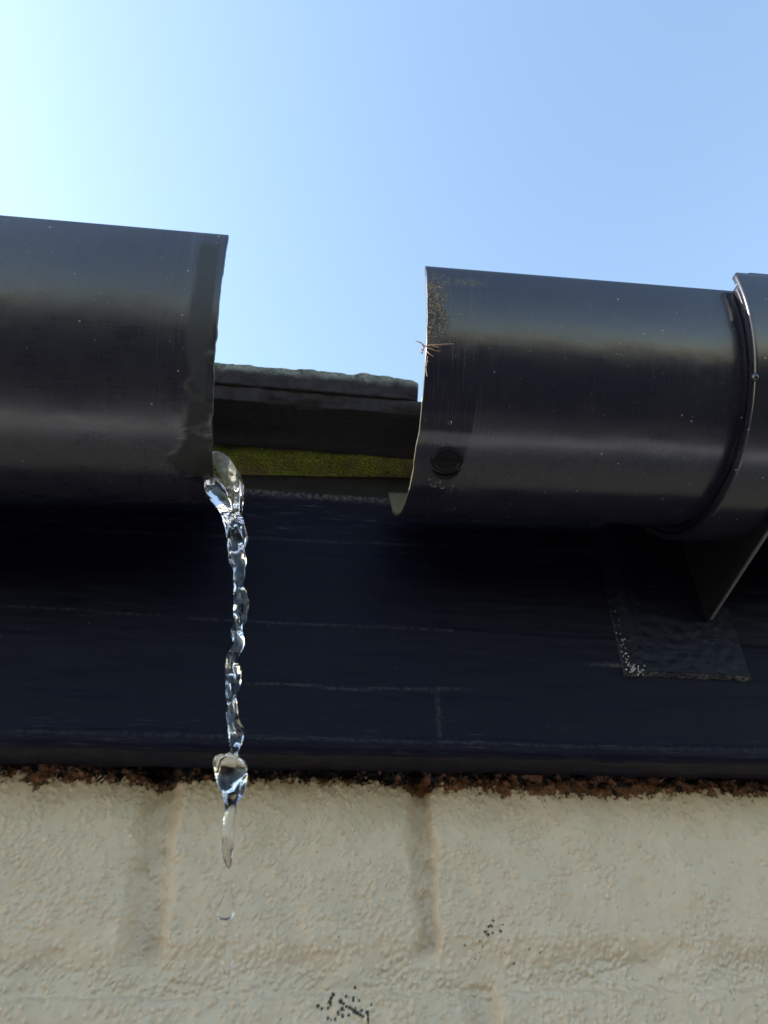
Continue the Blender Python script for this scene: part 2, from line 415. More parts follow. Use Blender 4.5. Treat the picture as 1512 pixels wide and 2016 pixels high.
def patch(name, xa, xb, za, zb):
    i0, i1 = np.abs(gx-xa).argmin(), np.abs(gx-xb).argmin(); k0, k1 = np.abs(gz-za).argmin(), np.abs(gz-zb).argmin()
    sl = (slice(k0, k1+1), slice(i0, i1+1)); m, n = k1-k0+1, i1-i0+1
    V = np.stack([GX[sl], D - h[sl], GZZ[sl]], -1).reshape(-1, 3)
    idx = np.arange(m*n).reshape(m, n)
    F = np.stack([idx[:-1, :-1], idx[:-1, 1:], idx[1:, 1:], idx[1:, :-1]], -1).reshape(-1, 4)
    ring = np.concatenate([idx[0, :], idx[1:, -1], idx[-1, -2::-1], idx[-2:0:-1, 0]]); L = len(ring)
    A_ = V[ring].copy(); B = V[ring].copy(); B[:, 1] = D + 14
    r1_ = len(V) + np.arange(L); r2_ = r1_ + L; nx_ = np.roll(np.arange(L), -1)
    F2 = np.stack([r1_[nx_], r1_, r2_, r2_[nx_]], -1)
    at = {k: np.concatenate([v[sl].ravel(), v[sl].ravel()[ring], v[sl].ravel()[ring]]) for k, v in (('paint', paint), ('mould', mould), ('tar', tar))}
    o = mesh_obj(name, np.concatenate([V, A_, B]), np.concatenate([F, F2]), M_wall, wall, attrs=at)
    nrm = np.zeros((len(V)+2*L, 3)); nrm[:, 1] = -1
    nrm[:len(V)] = np.stack([-DHX[sl], -np.ones((m, n)), -DHZ[sl]], -1).reshape(-1, 3)
    nrm[:len(V)] /= np.linalg.norm(nrm[:len(V)], axis=1)[:, None]
    o.data.normals_split_custom_set_from_vertices(nrm.astype(np.float32))
    return o
XE = gx[-1]
for a, b in ((-269, -54), (-44, 58), (68, 283)): patch('brick', a, b, 16.5, 82)
for a, b in ((-269, -146), (-136, 79), (89, XE)): patch('brick', a, b, -57, 8)
for a, b in ((-54, -44), (58, 68), (283, XE)): patch('mortar', a, b, 16.5, 82)
for a, b in ((-146, -136), (79, 89)): patch('mortar', a, b, -57, 8)
patch('mortar', -269, XE, 8, 16.5); patch('mortar', -269, XE, 82, gz[-1])
# the rest of the wall round the part in view
V, F = box_vf(-107.5, 107.5, 0, 40, -32.5, 32.5, 2.2); stretcher = None
rest_V, rest_F = [], []
def plain_brick(xa, zc_, length=215):
    global stretcher
    if abs(xa+length/2) < 900 and zc_ > -700 and length == 215:
        if stretcher is None:
            stretcher = mesh_obj('brick', V + np.array((0, D, GZ)), F, M_wall2, wall, smooth=False); o = stretcher
        else:
            o = stretcher.copy(); COL.objects.link(o)
        o.parent = wall; o.location = Vector(((xa+length/2)*S, 0, (zc_-GZ)*S))
    else:
        v, f = box_vf(xa, xa+length, D, D+40, zc_-32.5, zc_+32.5, 2.2)
        n0 = sum(len(q_) for q_ in rest_V); rest_V.append(v); rest_F.extend([[i+n0 for i in t_] for t_ in f])
for c in range(0, 29):
    zc_ = 49.25 - 74.25*c
    if zc_ - 32.5 < GZ: break
    if c == 0: xs_ = [-269-225*k for k in range(1, 11)] + [293+225*k for k in range(0, 10)]
    elif c == 1: xs_ = [-494-225*k for k in range(0, 10)] + [314+225*k for k in range(0, 10)]
    else:
        off = -44 + (112.5 if c % 2 else 0); xs_ = [off+225*k for k in range(-11, 11)]
    for xa in xs_:
        if c == 1 and xa == -494: xa = -371-123
        plain_brick(xa, zc_-(0 if c < 1 else .0))
mesh_obj('brick_field', np.concatenate(rest_V), rest_F, M_wall2, wall, smooth=False)['kind'] = 'stuff'
for a, b, za, zb in ((-2700, -269.5, -57.5, 100), (XE+.5, 2700, -57.5, 100), (-2700, 2700, GZ, -58)):      # painted joints round the part in view
    v, f = box_vf(a, b, D+3.5, D+12.2, za, zb); mesh_obj('mortar', v, f, M_wall2, wall, smooth=False)
v, f = box_vf(-2700, 2700, D+12.5, D+240, GZ, 200); mesh_obj('wall_core', v, f, M_core, wall, smooth=False)

# ------------------------------------------------------------------ fascia board
xs = np.concatenate([np.linspace(-2700, -240, 12), np.arange(-235, 320, 1.1), np.linspace(325, 2700, 12)])
zs = np.arange(ZB+2.5, ZT-2, 1.0)
loop = [(YF, z) for z in zs]
for a in np.linspace(0, math.pi/2, 6): loop.append((YF+2.2-2.2*math.cos(a), ZT-2.2+2.2*math.sin(a)))
loop += [(YF+12, ZT), (YF+24, ZT), (YF+24, ZB+3), (YF+24, ZB)]
loop += [(YF+y, ZB) for y in (20, 16, 12, 8, 5)]
for a in np.linspace(0, math.pi/2, 6): loop.append((YF+3-3*math.sin(a), ZB+3-3*math.cos(a)))
loop = np.array(loop[:-1])
V, F = sweep(xs, loop)
x, y, z = V.T
front = (y < YF+3) & (np.abs(x) < 330)
d = .22*fbm(V, (60, 60, 9), 31, 3) + .10*fbm(V, (14, 14, 2.2), 32, 3) + .5*fbm(V, (160, 160, 60), 33, 2)
def ridge(zl, wd): return np.exp(-((z-zl)/wd)**2)
l1 = 147 - .008*(x+124) + .5*vn(V, (50, 1e4, 1e4), 41); d += .38*(1-sst(-.5, .5, z-l1))*.7 + .22*ridge(l1, .4)
l2 = 116 + .012*x + .7*vn(V, (25, 1e4, 1e4), 42); m2 = sst(-30, -10, x)*(1-sst(70, 85, x)); d += .4*ridge(l2, .45)*m2
l3 = 188 + .02*(x+135) + .5*vn(V, (45, 1e4, 1e4), 43); d += .12*ridge(l3, .5)
cx = 65 + 1.2*vn(V, (1e4, 1e4, 7), 44); d += .4*np.exp(-((x-cx)/.7)**2)*sst(96, 100, z)*(1-sst(112, 117, z))
cx = 59 + (104-z)*.5; d += .35*np.exp(-((x-cx)/.7)**2)*sst(98, 100, z)*(1-sst(103, 106, z))
# worn lower arris with a little run of paint beads
d += .5*ridge(ZB+5.5 + .6*vn(V, (30, 1e4, 1e4), 45), 1.2)
V[front, 1] -= d[front]
under = (z < ZB+1) & (np.abs(x) < 330); V[under, 2] += .5*fbm(V[under], (14, 6, 6), 46, 3)
edge = np.clip(np.exp(-((z-(ZT-2))/2.6)**2)*.9 + .14*ridge(ZB+5.5, 1.1) + .30*ridge(l1, .5)*(x < 75) + .36*ridge(l2, .5)*m2 + .2*ridge(l3, .5) + .7*ridge(131.8+.15*(155-x)*0, .6)*sst(130, 152, x)*(x < 156)
               + .3*np.exp(-((x-65)/.8)**2)*(z > 96)*(z < 117), 0, 1)
dust = np.clip(np.exp(-((z-205)/16)**2)*.8 + np.exp(-((z-93)/7)**2)*.5, 0, 1)
fas = mesh_obj('fascia_board', V, F, M_fas, base=(0, YF, ZB), attrs={'edge': edge, 'dust': dust})
tag(fas, 'long black painted timber fascia board between the gutter and the cream brick wall', 'fascia board')

# ------------------------------------------------------------------ roof edge: tiles, felt, timber fillet
roof = empty('tiled_roof', (0, YF, ZT), 'tiled roof edge above the fascia, lichen on the tile rim and green felt beneath', 'roof')
A = R(17); sv = np.array((math.cos(A), math.sin(A))); nv = np.array((-math.sin(A), math.cos(A)))
B0 = np.array((246.0, 246.2))
def tile_mesh(xa, xb, front, thick, length, detail, seed, lip=1.0):
    fine = detail
    xs_ = np.arange(xa, xb+.01, .8) if fine else np.linspace(xa, xb, 3)
    st_f = np.concatenate([np.arange(0, 30, .9), [34, 40, 50, 70, 100, 160, length]]) if fine else np.array((0, length))
    pts = [front + sv*s_ for s_ in st_f[::-1]]                                   # underside, back to front
    if fine: pts += [front + nv*t_ for t_ in np.arange(.9, thick, .9)]
    pts += [front + nv*thick + sv*s_ for s_ in st_f]                             # top, front to back
    L = np.array(pts)
    V, F = sweep(xs_, L)
    n = len(L); m = len(xs_)
    u = (V[:, 1:]-front)@sv; t_ = (V[:, 1:]-front)@nv
    lich = np.zeros(len(V))
    if fine:
        tp = sst(thick*.55, thick*.95, t_ + .9*vn(V, 4, seed+3))*(1-sst(22, 60, u))
        bumpy = .9*fbm(V, 7, seed, 4, .6) + np.clip(1.5*vn(V, (16, 16, 16), seed+1)+.4, 0, 3)*.9
        k = (1-sst(10, 60, u))
        V[:, 1] += -nv[0]*0 - tp*k*.5*np.abs(bumpy)*lip; V[:, 2] += tp*k*(1.0*bumpy+.3)*lip
        rough_ = .45*fbm(V, 6, seed+5, 4, .6)*(1-tp)*k
        V[:, 1] -= rough_; V[:, 2] -= rough_*.8*(t_ < .5)
        # broken lower front arris
        ar = np.exp(-(u/3)**2)*np.exp(-(t_/3)**2)*np.clip(fbm(V, 14, seed+9, 3), 0, 1)*2.2
        V[:, 1] += ar; V[:, 2] += ar*.8
        # rounded end corners
        e = np.minimum(V[:, 0]-xa, xb-V[:, 0]); V[:, 1] += 1.5*np.exp(-e/1.5)*np.exp(-u/3); V[:, 2] -= 1.6*np.exp(-e/2)*tp
        lich = np.clip(tp*1.25*(.75+.5*vn(V, 9, seed+7)), 0, 1)*min(1, lip)
    else: lich = (t_ > thick*.5)*.7
    F = [tuple(q_) for q_ in F] + [tuple(range(n))[::-1], tuple(range((m-1)*n, m*n))]
    return V, F, lich
def tile(xa, xb, front, thick, length, detail, seed, name='tile', lip=1.0):
    V, F, li = tile_mesh(xa, xb, front, thick, length, detail, seed, lip)
    return mesh_obj(name, V, F, M_tile, roof, attrs={'lichen': li}, smooth=detail)
tile(-110, 55.2, B0, 10.5, 265, True, 60, lip=.65)
tile(59.5, 224, B0 + nv*.3, 10.5, 265, True, 70); tile(-279, -114, B0 + nv*.2, 10.5, 265, True, 80)
for xa in (-448, -617, -786): tile(xa, xa+165, B0, 10.5, 265, False, 1)
for xa in (228, 397, 566): tile(xa, xa+165, B0, 10.5, 265, False, 1)
LB = B0 + sv*1.5 - nv*7.6
tile(-55, 110, LB, 7.4, 160, True, 90, 'under_tile', .05)
tile(114, 279, LB, 7.4, 160, True, 91, 'under_tile', .05); tile(-224, -59, LB, 7.4, 160, True, 92, 'under_tile', .05)
for k in range(1, 6):                                          # courses up the slope
    fr = B0 + sv*(100*k) + nv*(10.9*k)*.42
    for j in range(-5, 5):
        xa = 55.2 + 169*j + (84 if k % 2 else 0)
        tile(xa, xa+165, fr + nv*6, 10.5, 265, False, 1)
dk = np.array([B0 + sv*60 - nv*14, B0 + sv*1700 - nv*14, B0 + sv*1700 - nv*34, B0 + sv*70 - nv*34])
V, F = sweep([-2700, 2700], dk); F = [tuple(q_) for q_ in F] + [(3, 2, 1, 0), (4, 5, 6, 7)]
mesh_obj('roof_deck', V, F, M_timber, roof, smooth=False)
# felt hanging behind the fillet
xs = np.arange(-170, 230, .8); zs = np.arange(222, 256.5, .8)
FX, FZ = np.meshgrid(xs, zs); sh = FX.shape
hh = .25*spec(sh, .8, 2.2, seed=3) + .22*np.clip(spec(sh, .8, 3.5, seed=4), 0, 3) + .4*spec(sh, .8, 30, seed=5)
FY = 299.5 - hh + (FZ-232)*.12
idx = np.arange(FX.size).reshape(sh)
F = np.stack([idx[:-1, :-1], idx[:-1, 1:], idx[1:, 1:], idx[1:, :-1]], -1).reshape(-1, 4)
V = np.stack([FX, FY, FZ], -1).reshape(-1, 3); V2 = V.copy(); V2[:, 1] += 1.6; n = len(V)
ring = np.concatenate([idx[0, :], idx[1:, -1], idx[-1, -2::-1], idx[-2:0:-1, 0]]); nx_ = np.roll(ring, -1)
F = np.concatenate([F, F[:, ::-1]+n, np.stack([nx_, ring, ring+n, nx_+n], -1)])
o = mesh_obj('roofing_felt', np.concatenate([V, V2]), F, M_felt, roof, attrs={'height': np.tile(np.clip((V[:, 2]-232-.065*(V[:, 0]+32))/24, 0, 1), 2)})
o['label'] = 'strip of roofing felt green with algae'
# dark fillet between felt and fascia
xs = np.arange(-240, 320, 1.5)
loop = [(296.2, ZT-8)] + [(296.2, z) for z in np.arange(ZT-4, 230.5, 1.2)] + [(296.5, 231.6), (297.0, 232.2), (297.8, 232.4), (298.6, 232.4), (298.6, ZT-8)]
loop = np.array(loop)[::-1]
V, F = sweep(xs, loop)
V[:, 2] += .065*(V[:, 0]+32)*sst(ZT-2, 231, V[:, 2]) + .25*vn(V, (9, 1e4, 1e4), 51)*(V[:, 2] > 228)
V[:, 1] -= (.35*fbm(V, (20, 20, 4), 52, 3))*(V[:, 1] < 297)
mesh_obj('tilting_fillet', V, F, M_timber, roof)

# ------------------------------------------------------------------ gutters
def gutter_loop(GB, t=2.3, back=.46):
    th = np.concatenate([np.linspace(0, .25, 14), np.linspace(.27, math.pi-back, 150)])
    out = np.c_[YC-GA*np.cos(th), -GB*np.sin(th)]
    inn = np.c_[YC-(GA-t)*np.cos(th[::-1]), -(GB-t)*np.sin(th[::-1])]
    lip = [(YC-GA+t*.5 + t*.5*math.cos(a), t*.5*1.15*math.sin(a)) for a in np.linspace(.3, math.pi-.3, 6)]
    return np.concatenate([out, inn, np.array(lip)]), len(th), np.concatenate([th, th[::-1], np.zeros(6)])
def make_gutter(name, xa, xb, zline, end, mat, seed, label, GB):
    """zline(x): rim height; end = -1 if the sawn end is at xa, +1 if at xb"""
    GL, NTH, TH = gutter_loop(GB)
    fine = np.concatenate([[0, .25, .6, 1.1, 1.8], np.arange(2.6, 160, 1.15)])
    if end < 0: xs_ = np.concatenate([xa+fine, np.linspace(xa+165, xb, 10)])
    else: xs_ = np.concatenate([np.linspace(xa, xb-165, 10), xb-fine[::-1]])
    V, F = sweep(xs_, GL[::-1], zline(xs_))
    n = len(GL); m = len(xs_); th = np.tile(TH[::-1], m)
    outer = np.tile((np.arange(n) < NTH)[::-1], m)
    s = (V[:, 0]-xa) if end < 0 else (xb-V[:, 0])              # distance from the sawn end
    # radial waviness of the moulded channel, plus fine unevenness
    rad = np.stack([0*th, -np.cos(th)*GB, -np.sin(th)*GA], 1); rad /= np.linalg.norm(rad, axis=1)[:, None]
    d = .16*fbm(V, (45, 30, 30), seed, 3) + .03*fbm(V, 6, seed+2, 2)
    at = {k: np.zeros(len(V)) for k in ('wet', 'crust', 'seal', 'algae', 'scuff')}
    arc = th*66
    Q = np.stack([s, arc, 0*s], 1)
    at['scuff'] = np.clip(1-sst(12, 38, s), 0, 1)*.75 + .34
    if end < 0:                                                # right-hand length: wet patch, crust of mud
        lim = 20 + 2.0*vn(Q, 20, seed+4) - 7*sst(1.15, 1.6, th) - 6*(1-sst(.70, .95, th))
        at['wet'] = outer*(1-sst(-.5, .5, s-lim))*sst(.62, .72, th)
        at['crust'] = outer*np.clip(1-sst(3, 9, s+2.5*vn(Q, 6, seed+5)), 0, 1)*sst(.06, .14, th)*(1-sst(.42, .62, th)) \
            + outer*.9*np.exp(-((s-17)/5)**2-((th-.11)/.02)**2)
        d += .25*at['crust']*np.clip(fbm(Q, 2.2, seed+6, 3), 0, 1)
        d -= .45*np.exp(-((s-21.5)/1.3)**2-((th-.10)/.03)**2)  # small dent near the rim
    else:                                                      # left-hand length: old seal mark and black sealant
        d += .5*sst(13.2, 12.4, s)*outer*0 + .2*(1-sst(11.0, 12.6, s + .3*vn(Q, 9, seed+4)))*outer*(1-sst(1.30, 1.42, th))
        blob = fbm(Q, (6, 5, 5), seed+7, 3)
        reg = np.exp(-((s-6)/7)**2-((arc-92)/9)**2)*1.7 + .75*np.exp(-((s-7)/6)**2)*sst(.55, .85, th)*(1-sst(1.35, 1.5, th))*.75
        at['seal'] = outer*sst(.48, .62, reg + blob*.38)
        d += .45*at['seal']
        at['seal'] = np.maximum(at['seal'], outer*.62*sst(1.5, 2.6, s)*(1-sst(8.5, 10.5, s + 1.2*vn(Q, 11, seed+12)))*sst(.04, .1, th)*(1-sst(1.1, 1.3, th)))
        at['wet'] = outer*np.exp(-(s/9)**2)*sst(1.2, 1.4, th)
    inner = ~outer & (th > 0)
    lv = 1-sst(GB*.36, GB*.40, GB*(1-np.sin(th)))              # tide line inside the channel
    at['algae'] = inner*np.clip(sst(.38, .5, np.sin(th)) , 0, 1)*.95
    V += rad*(d*outer)[:, None]
    # saw burrs on the cut end
    burr = .35*fbm(Q*0+np.stack([arc, 0*s, 0*s], 1), 5, seed+8, 3) + np.clip(vn(np.stack([arc, 0*s, 0*s], 1), 7, seed+9)-.5, 0, 1)*2.2
    V[:, 0] += (-1 if end < 0 else 1)*burr*np.exp(-s/1.2)*(.3 if end < 0 else .6)
    F = [tuple(q_) for q_ in F]
    def cap(base, flip):
        for j in range(n//2 + 3):
            pass
    # end faces as a strip between outer and inner edges
    L0 = [n-1-k for k in range(NTH)]; L1 = [n-1-(2*NTH-1-k) for k in range(NTH)]
    for base, fl in ((0, 0), ((m-1)*n, 1)):
        for k in range(NTH-1):
            q_ = (base+L0[k], base+L0[k+1], base+L1[k+1], base+L1[k]); F.append(q_[::-1] if fl else q_)
        lipi = [base+n-1-k for k in range(2*NTH, n)]
        q_ = tuple([base+L0[0], base+L1[0]] + lipi); F.append(q_[::-1] if fl else q_)
    o = mesh_obj(name, V, F, mat, base=(xb if end > 0 else xa, YC, zline(np.array([xb if end > 0 else xa]))[0]-GB), attrs=at)
    fix_normals(o)
    return tag(o, label, 'gutter', 'cut lengths of black plastic gutter')
zL = lambda x: 245.5 + (x+117)*.038*(np.abs(x) < 400) ; zR = lambda x: 242.3 + (x-43.8)*.0418
zLs = lambda x: 245.5 + (np.maximum(x, -700)+117)*.038
zRs = lambda x: 242.3 + (np.minimum(x, 700)-43.8)*.0418
gl = make_gutter('gutter', -900, -33.8, zLs, +1, M_gut_old, 100, 'black plastic gutter length on the left, water running out of its open end', GBL)
gr = make_gutter('gutter', 43.9, 900, zRs, -1, M_gut, 200, 'black plastic gutter length on the right, held by the bracket, with a wet patch', GB)
def surf(x, th, off=0.0, zl=zRs):
    n_ = np.array((0, -math.cos(th)*GB, -math.sin(th)*GA)); n_ /= np.linalg.norm(n_)
    return np.array((x, YC-GA*math.cos(th), float(zl(np.array([x]))[0])-GB*math.sin(th))) + n_*off, n_

# ------------------------------------------------------------------ gutter bracket
br = empty('gutter_bracket', (200, YF, 128), 'black plastic gutter union bracket screwed to the fascia at the right edge', 'bracket')
zb0 = float(zRs(np.array([200.0]))[0])
def band_loop(o0, o1, ta, tb, n=110, cap_r=False):
    th = np.linspace(ta, tb, n)
    out = np.c_[YC-(GA+o1)*np.cos(th), zb0-(GB+o1)*np.sin(th)]
    inn = np.c_[YC-(GA+o0)*np.cos(th[::-1]), zb0-(GB+o0)*np.sin(th[::-1])]
    return np.concatenate([out, inn])
def band(name, x0, x1, o0, o1, ta, tb, bev=.6, mat=M_brk):
    L = band_loop(o0, o1, ta, tb); c = (o0+o1)/2
    Li = band_loop(o0+bev*.8, o1-bev*.8, ta+.004, tb-.004)
    V0, F0 = sweep(np.concatenate([[x0+bev], np.linspace(x0+bev+.4, x1-bev-.4, 24), [x1-bev]]), L[::-1])
    n = len(L); m = 26
    A_ = np.c_[np.full(n, x0), Li[::-1]]; C_ = np.c_[np.full(n, x1), Li[::-1]]
    V_ = np.concatenate([V0, A_, C_]); a0 = len(V0); c0 = a0+n
    F_ = [tuple(q_) for q_ in F0]
    for j in range(n):
        j2 = (j+1) % n
        F_.append((a0+j, a0+j2, j2, j)); F_.append(((m-1)*n+j, (m-1)*n+j2, c0+j2, c0+j))
    h_ = n//2
    for k in range(h_-1):
        F_.append((a0+n-1-k, a0+n-2-k, a0+k+1, a0+k)); F_.append((c0+k, c0+k+1, c0+n-2-k, c0+n-1-k))
    V_[:, 2] += (V_[:, 0]-200)*.0418
    V_ += .05*np.stack([fbm(V_, 12, 7, 2)]*3, 1)
    at = {k: np.zeros(len(V_)) for k in ('wet', 'crust', 'seal', 'algae')}; at['scuff'] = np.full(len(V_), .25)
    o = mesh_obj(name, V_, F_, mat, br, attrs=at); fix_normals(o); return o
band('strap', 174.6, 252, 3.6, 6.8, -.05, math.pi-.30)
band('seal_collar', 175.8, 246, .35, 3.55, .0, math.pi-.36, .2)
# front hook over the rim
v, f = box_vf(181, 246, YC-GA-6.4, YC-GA+5.5, zb0+3.6, zb0+5.6, .7)
v[:, 2] += (v[:, 0]-200)*.0418
def plain_at(v): return {**{k: np.zeros(len(v)) for k in ('wet', 'crust', 'seal', 'algae')}, 'scuff': np.full(len(v), .3)}
fix_normals(mesh_obj('rim_hook', v, f, M_brk, br, attrs=plain_at(v), smooth=False))
# moulded nub on the strap edge
def ball(c, r, nu=14, nv_=9):
    V = []; F = []
    for i in range(nv_+1):
        p = math.pi*i/nv_
        for j in range(nu):
            a = 2*math.pi*j/nu; V.append((c[0]+r[0]*math.sin(p)*math.cos(a), c[1]+r[1]*math.sin(p)*math.sin(a), c[2]+r[2]*math.cos(p)))
    for i in range(nv_):
        for j in range(nu): F.append((i*nu+j, i*nu+(j+1) % nu, (i+1)*nu+(j+1) % nu, (i+1)*nu+j))
    return np.array(V), F
p, n_ = surf(174.9, .645, 5.4)
v, f = ball(p, (1.5, 2.0, 2.0)); mesh_obj('nub', v, f, M_brk, br, attrs=plain_at(v))
# gusset
P = [(YF-3.2, 151), (YF-3.2, 200), (262, 200), (240, 178), (228, 166.0), (223, 165.2)]
poly = [(YF-3.2, 205), (YF-3.2, 153.9), (YF-6.5, 154.7), (259, 161.1), (230, 167.9), (222, 169), (222, 172), (250, 178), (275, 192)]
Vg = []; Fg = []
N = len(poly)
for xx, ins in ((200.4, .4), (200.8, 0), (202.0, 0), (202.4, .4)):
    cy, cz = 262, 180
    for (yy, zz) in poly:
        dy, dz = yy-cy, zz-cz; r_ = math.hypot(dy, dz); Vg.append((xx, yy-dy/r_*ins, zz-dz/r_*ins))
for a in range(3):
    for j in range(N): Fg.append((a*N+j, a*N+(j+1) % N, (a+1)*N+(j+1) % N, (a+1)*N+j))
Fg += [tuple(range(N))[::-1], tuple(range(3*N, 4*N))]
at = plain_at(np.array(Vg)); at['scuff'][:] = 1
fix_normals(mesh_obj('gusset', np.array(Vg), Fg, simple('grey worn plastic edge', (.012, .012, .014), .28, .3), br, smooth=False))
ed = [(YF-6.5, 154.7), (259, 161.1), (230, 167.9)]  # pale strip paints in the light this front edge catches from below
Ve = []; Fe = []
for i, (yy, zz) in enumerate(ed):
    for xx in (200.75, 202.05):
        Ve += [(xx, yy-.08, zz-.28), (xx, yy, zz+.4)]
for i in range(2):
    k = i*4; Fe += [(k, k+2, k+6, k+4), (k, k+4, k+5, k+1), (k+2, k+3, k+7, k+6)]
Fe += [(0, 1, 3, 2), (8, 10, 11, 9)]
fix_normals(mesh_obj('gusset_painted_lit_edge', np.array(Ve), Fe, simple('painted lit edge grey', (.10, .10, .105), .45, .25, 700), br, smooth=False))
# backing plate with brushed-on paint
px, pz = np.meshgrid(np.arange(153.4, 216.6, .7), np.arange(126.4, 214, .7))
sh = px.shape
ex = np.minimum(px-153.4, 216.2-px); ez = pz-126.4
face = 3.1*np.minimum(np.minimum(sst(0, 9, px-153.4), sst(0, 1.6, ex)), sst(-.3, 1.4, ez)) + .03*spec(sh, .7, 3, seed=8, aniso=(1, .5)) + .06*spec(sh, .7, 9, seed=9)
brush = np.clip(spec(sh, .7, 3.0, seed=10, width=.3)-.9, 0, 2)*sst(200, 150, px*0+pz)*(.25+.75*np.exp(-((px-158)/10)**2)); face += .2*brush
zz = pz + (.9*np.exp(-((px-212.5)/2.2)**2) - .0)*(-1)*sst(2, 0, ez) + .35*vn(np.stack([px.ravel(), 0*px.ravel(), 0*px.ravel()], 1), 6, 12).reshape(sh)*(ez < 1.2)
V = np.stack([px, YF-.35-face, zz], -1).reshape(-1, 3)
idx = np.arange(px.size).reshape(sh)
F = np.stack([idx[:-1, :-1], idx[:-1, 1:], idx[1:, 1:], idx[1:, :-1]], -1).reshape(-1, 4)
ring = np.concatenate([idx[0, :], idx[1:, -1], idx[-1, -2::-1], idx[-2:0:-1, 0]]); nx_ = np.roll(np.arange(len(ring)), -1)
Bk = V[ring].copy(); Bk[:, 1] = YF+1.0
F = np.concatenate([F, np.stack([ring[nx_], ring, len(V)+np.arange(len(ring)), (len(V)+np.arange(len(ring)))[nx_]], -1)])
edge = np.clip(np.exp(-(ez/1.0)**2)*(.55+.65*sst(154, 168, px)) + .3*np.exp(-(ex/.9)**2)*(px < 170)*sst(175, 140, pz), 0, 1).ravel()  # pale lower edge: chipped paint plus light from below painted in
dust = np.clip(.3 + .7*brush, 0, 1).ravel()
mesh_obj('back_plate', np.concatenate([V, Bk]), F, M_plate, br, attrs={'edge': np.concatenate([edge, edge[ring]]), 'dust': np.concatenate([dust, dust[ring]])})
# flaking pale paint on the corner of the plate
def crumbs(name, pts, mat, seed, parent=None):
    rng = np.random.default_rng(seed); Vs = []; Fs = []
    t = (1+5**.5)/2
    ico = np.array([(-1, t, 0), (1, t, 0), (-1, -t, 0), (1, -t, 0), (0, -1, t), (0, 1, t), (0, -1, -t), (0, 1, -t), (t, 0, -1), (t, 0, 1), (-t, 0, -1), (-t, 0, 1)])/1.9
    fi = [(0, 11, 5), (0, 5, 1), (0, 1, 7), (0, 7, 10), (0, 10, 11), (1, 5, 9), (5, 11, 4), (11, 10, 2), (10, 7, 6), (7, 1, 8), (3, 9, 4), (3, 4, 2), (3, 2, 6), (3, 6, 8), (3, 8, 9), (4, 9, 5), (2, 4, 11), (6, 2, 10), (8, 6, 7), (9, 8, 1)]
    for k, (p_, r_) in enumerate(pts):
        v_ = ico*rng.uniform(.6, 1.3, (12, 1))*r_*rng.uniform(.6, 1.3, 3) + p_
        Vs.append(v_); Fs += [[i+12*k for i in q_] for q_ in fi]
    V_ = np.concatenate(Vs)
    return mesh_obj(name, V_, Fs, mat, parent, base=None if parent else V_.mean(0), smooth=False)
rng = np.random.default_rng(3)
pts = []
for k in range(34):
    z_ = 128 + abs(rng.normal(0, 9)); pts.append((np.array((155.2 + (z_-128)*-.03 + rng.normal(0, .8), YF-3.4, z_)), rng.uniform(.15, .42)))
for k in range(26): pts.append((np.array((157.5 + rng.normal(0, 2), YF-3.4, 128.6+rng.normal(0, 1.2))), rng.uniform(.25, .6)))
o = crumbs('paint_flakes', pts, M_chip, 4, br); o['kind'] = 'stuff'

# ------------------------------------------------------------------ water
def tube(path, rad, depth=.8, twist=0.0, lobes=0.0, n=28, sub=6, wob=0.0, seed=0):
    path = np.array(path, float); rad = np.array(rad, float)
    t0 = np.arange(len(path)); t1 = np.linspace(0, len(path)-1, (len(path)-1)*sub+1)
    def sm(a):
        i = np.clip(np.floor(t1).astype(int), 0, len(a)-2); f = t1-i
        p0 = a[np.maximum(i-1, 0)]; p1 = a[i]; p2 = a[i+1]; p3 = a[np.minimum(i+2, len(a)-1)]
        f = f[:, None] if a.ndim > 1 else f
        return .5*((2*p1) + (p2-p0)*f + (2*p0-5*p1+4*p2-p3)*f*f + (3*p1-p0-3*p2+p3)*f**3)
    P = sm(path); r = np.maximum(sm(rad), .12)
    T = np.gradient(P, axis=0); T /= np.linalg.norm(T, axis=1)[:, None]
    X = np.array((0, 1.0, 0)); A_ = np.cross(T, X); A_ /= np.linalg.norm(A_, axis=1)[:, None]; Bv = np.cross(A_, T)
    V = []
    for k in range(len(P)):
        ph = twist*k/sub
        a = np.linspace(0, 2*math.pi, n, endpoint=False)
        lo = lobes*min(1, (3.0/r[k])**1.3)
        rr = 1 + lo*np.cos(2*(a-ph)) + lo*.6*np.cos(3*a+ph*1.7) + lo*.55*np.cos(5*a-ph*.6)
        V.append(P[k] + r[k]*(rr*np.cos(a))[:, None]*A_[k] + r[k]*depth*(rr*np.sin(a))[:, None]*Bv[k])
    m = len(P); V = np.concatenate(V)
    F = [(k*n+j, k*n+(j+1) % n, (k+1)*n+(j+1) % n, (k+1)*n+j) for k in range(m-1) for j in range(n)]
    F += [tuple(range(n))[::-1], tuple(range((m-1)*n, m*n))]
    return V, F
YW = YC
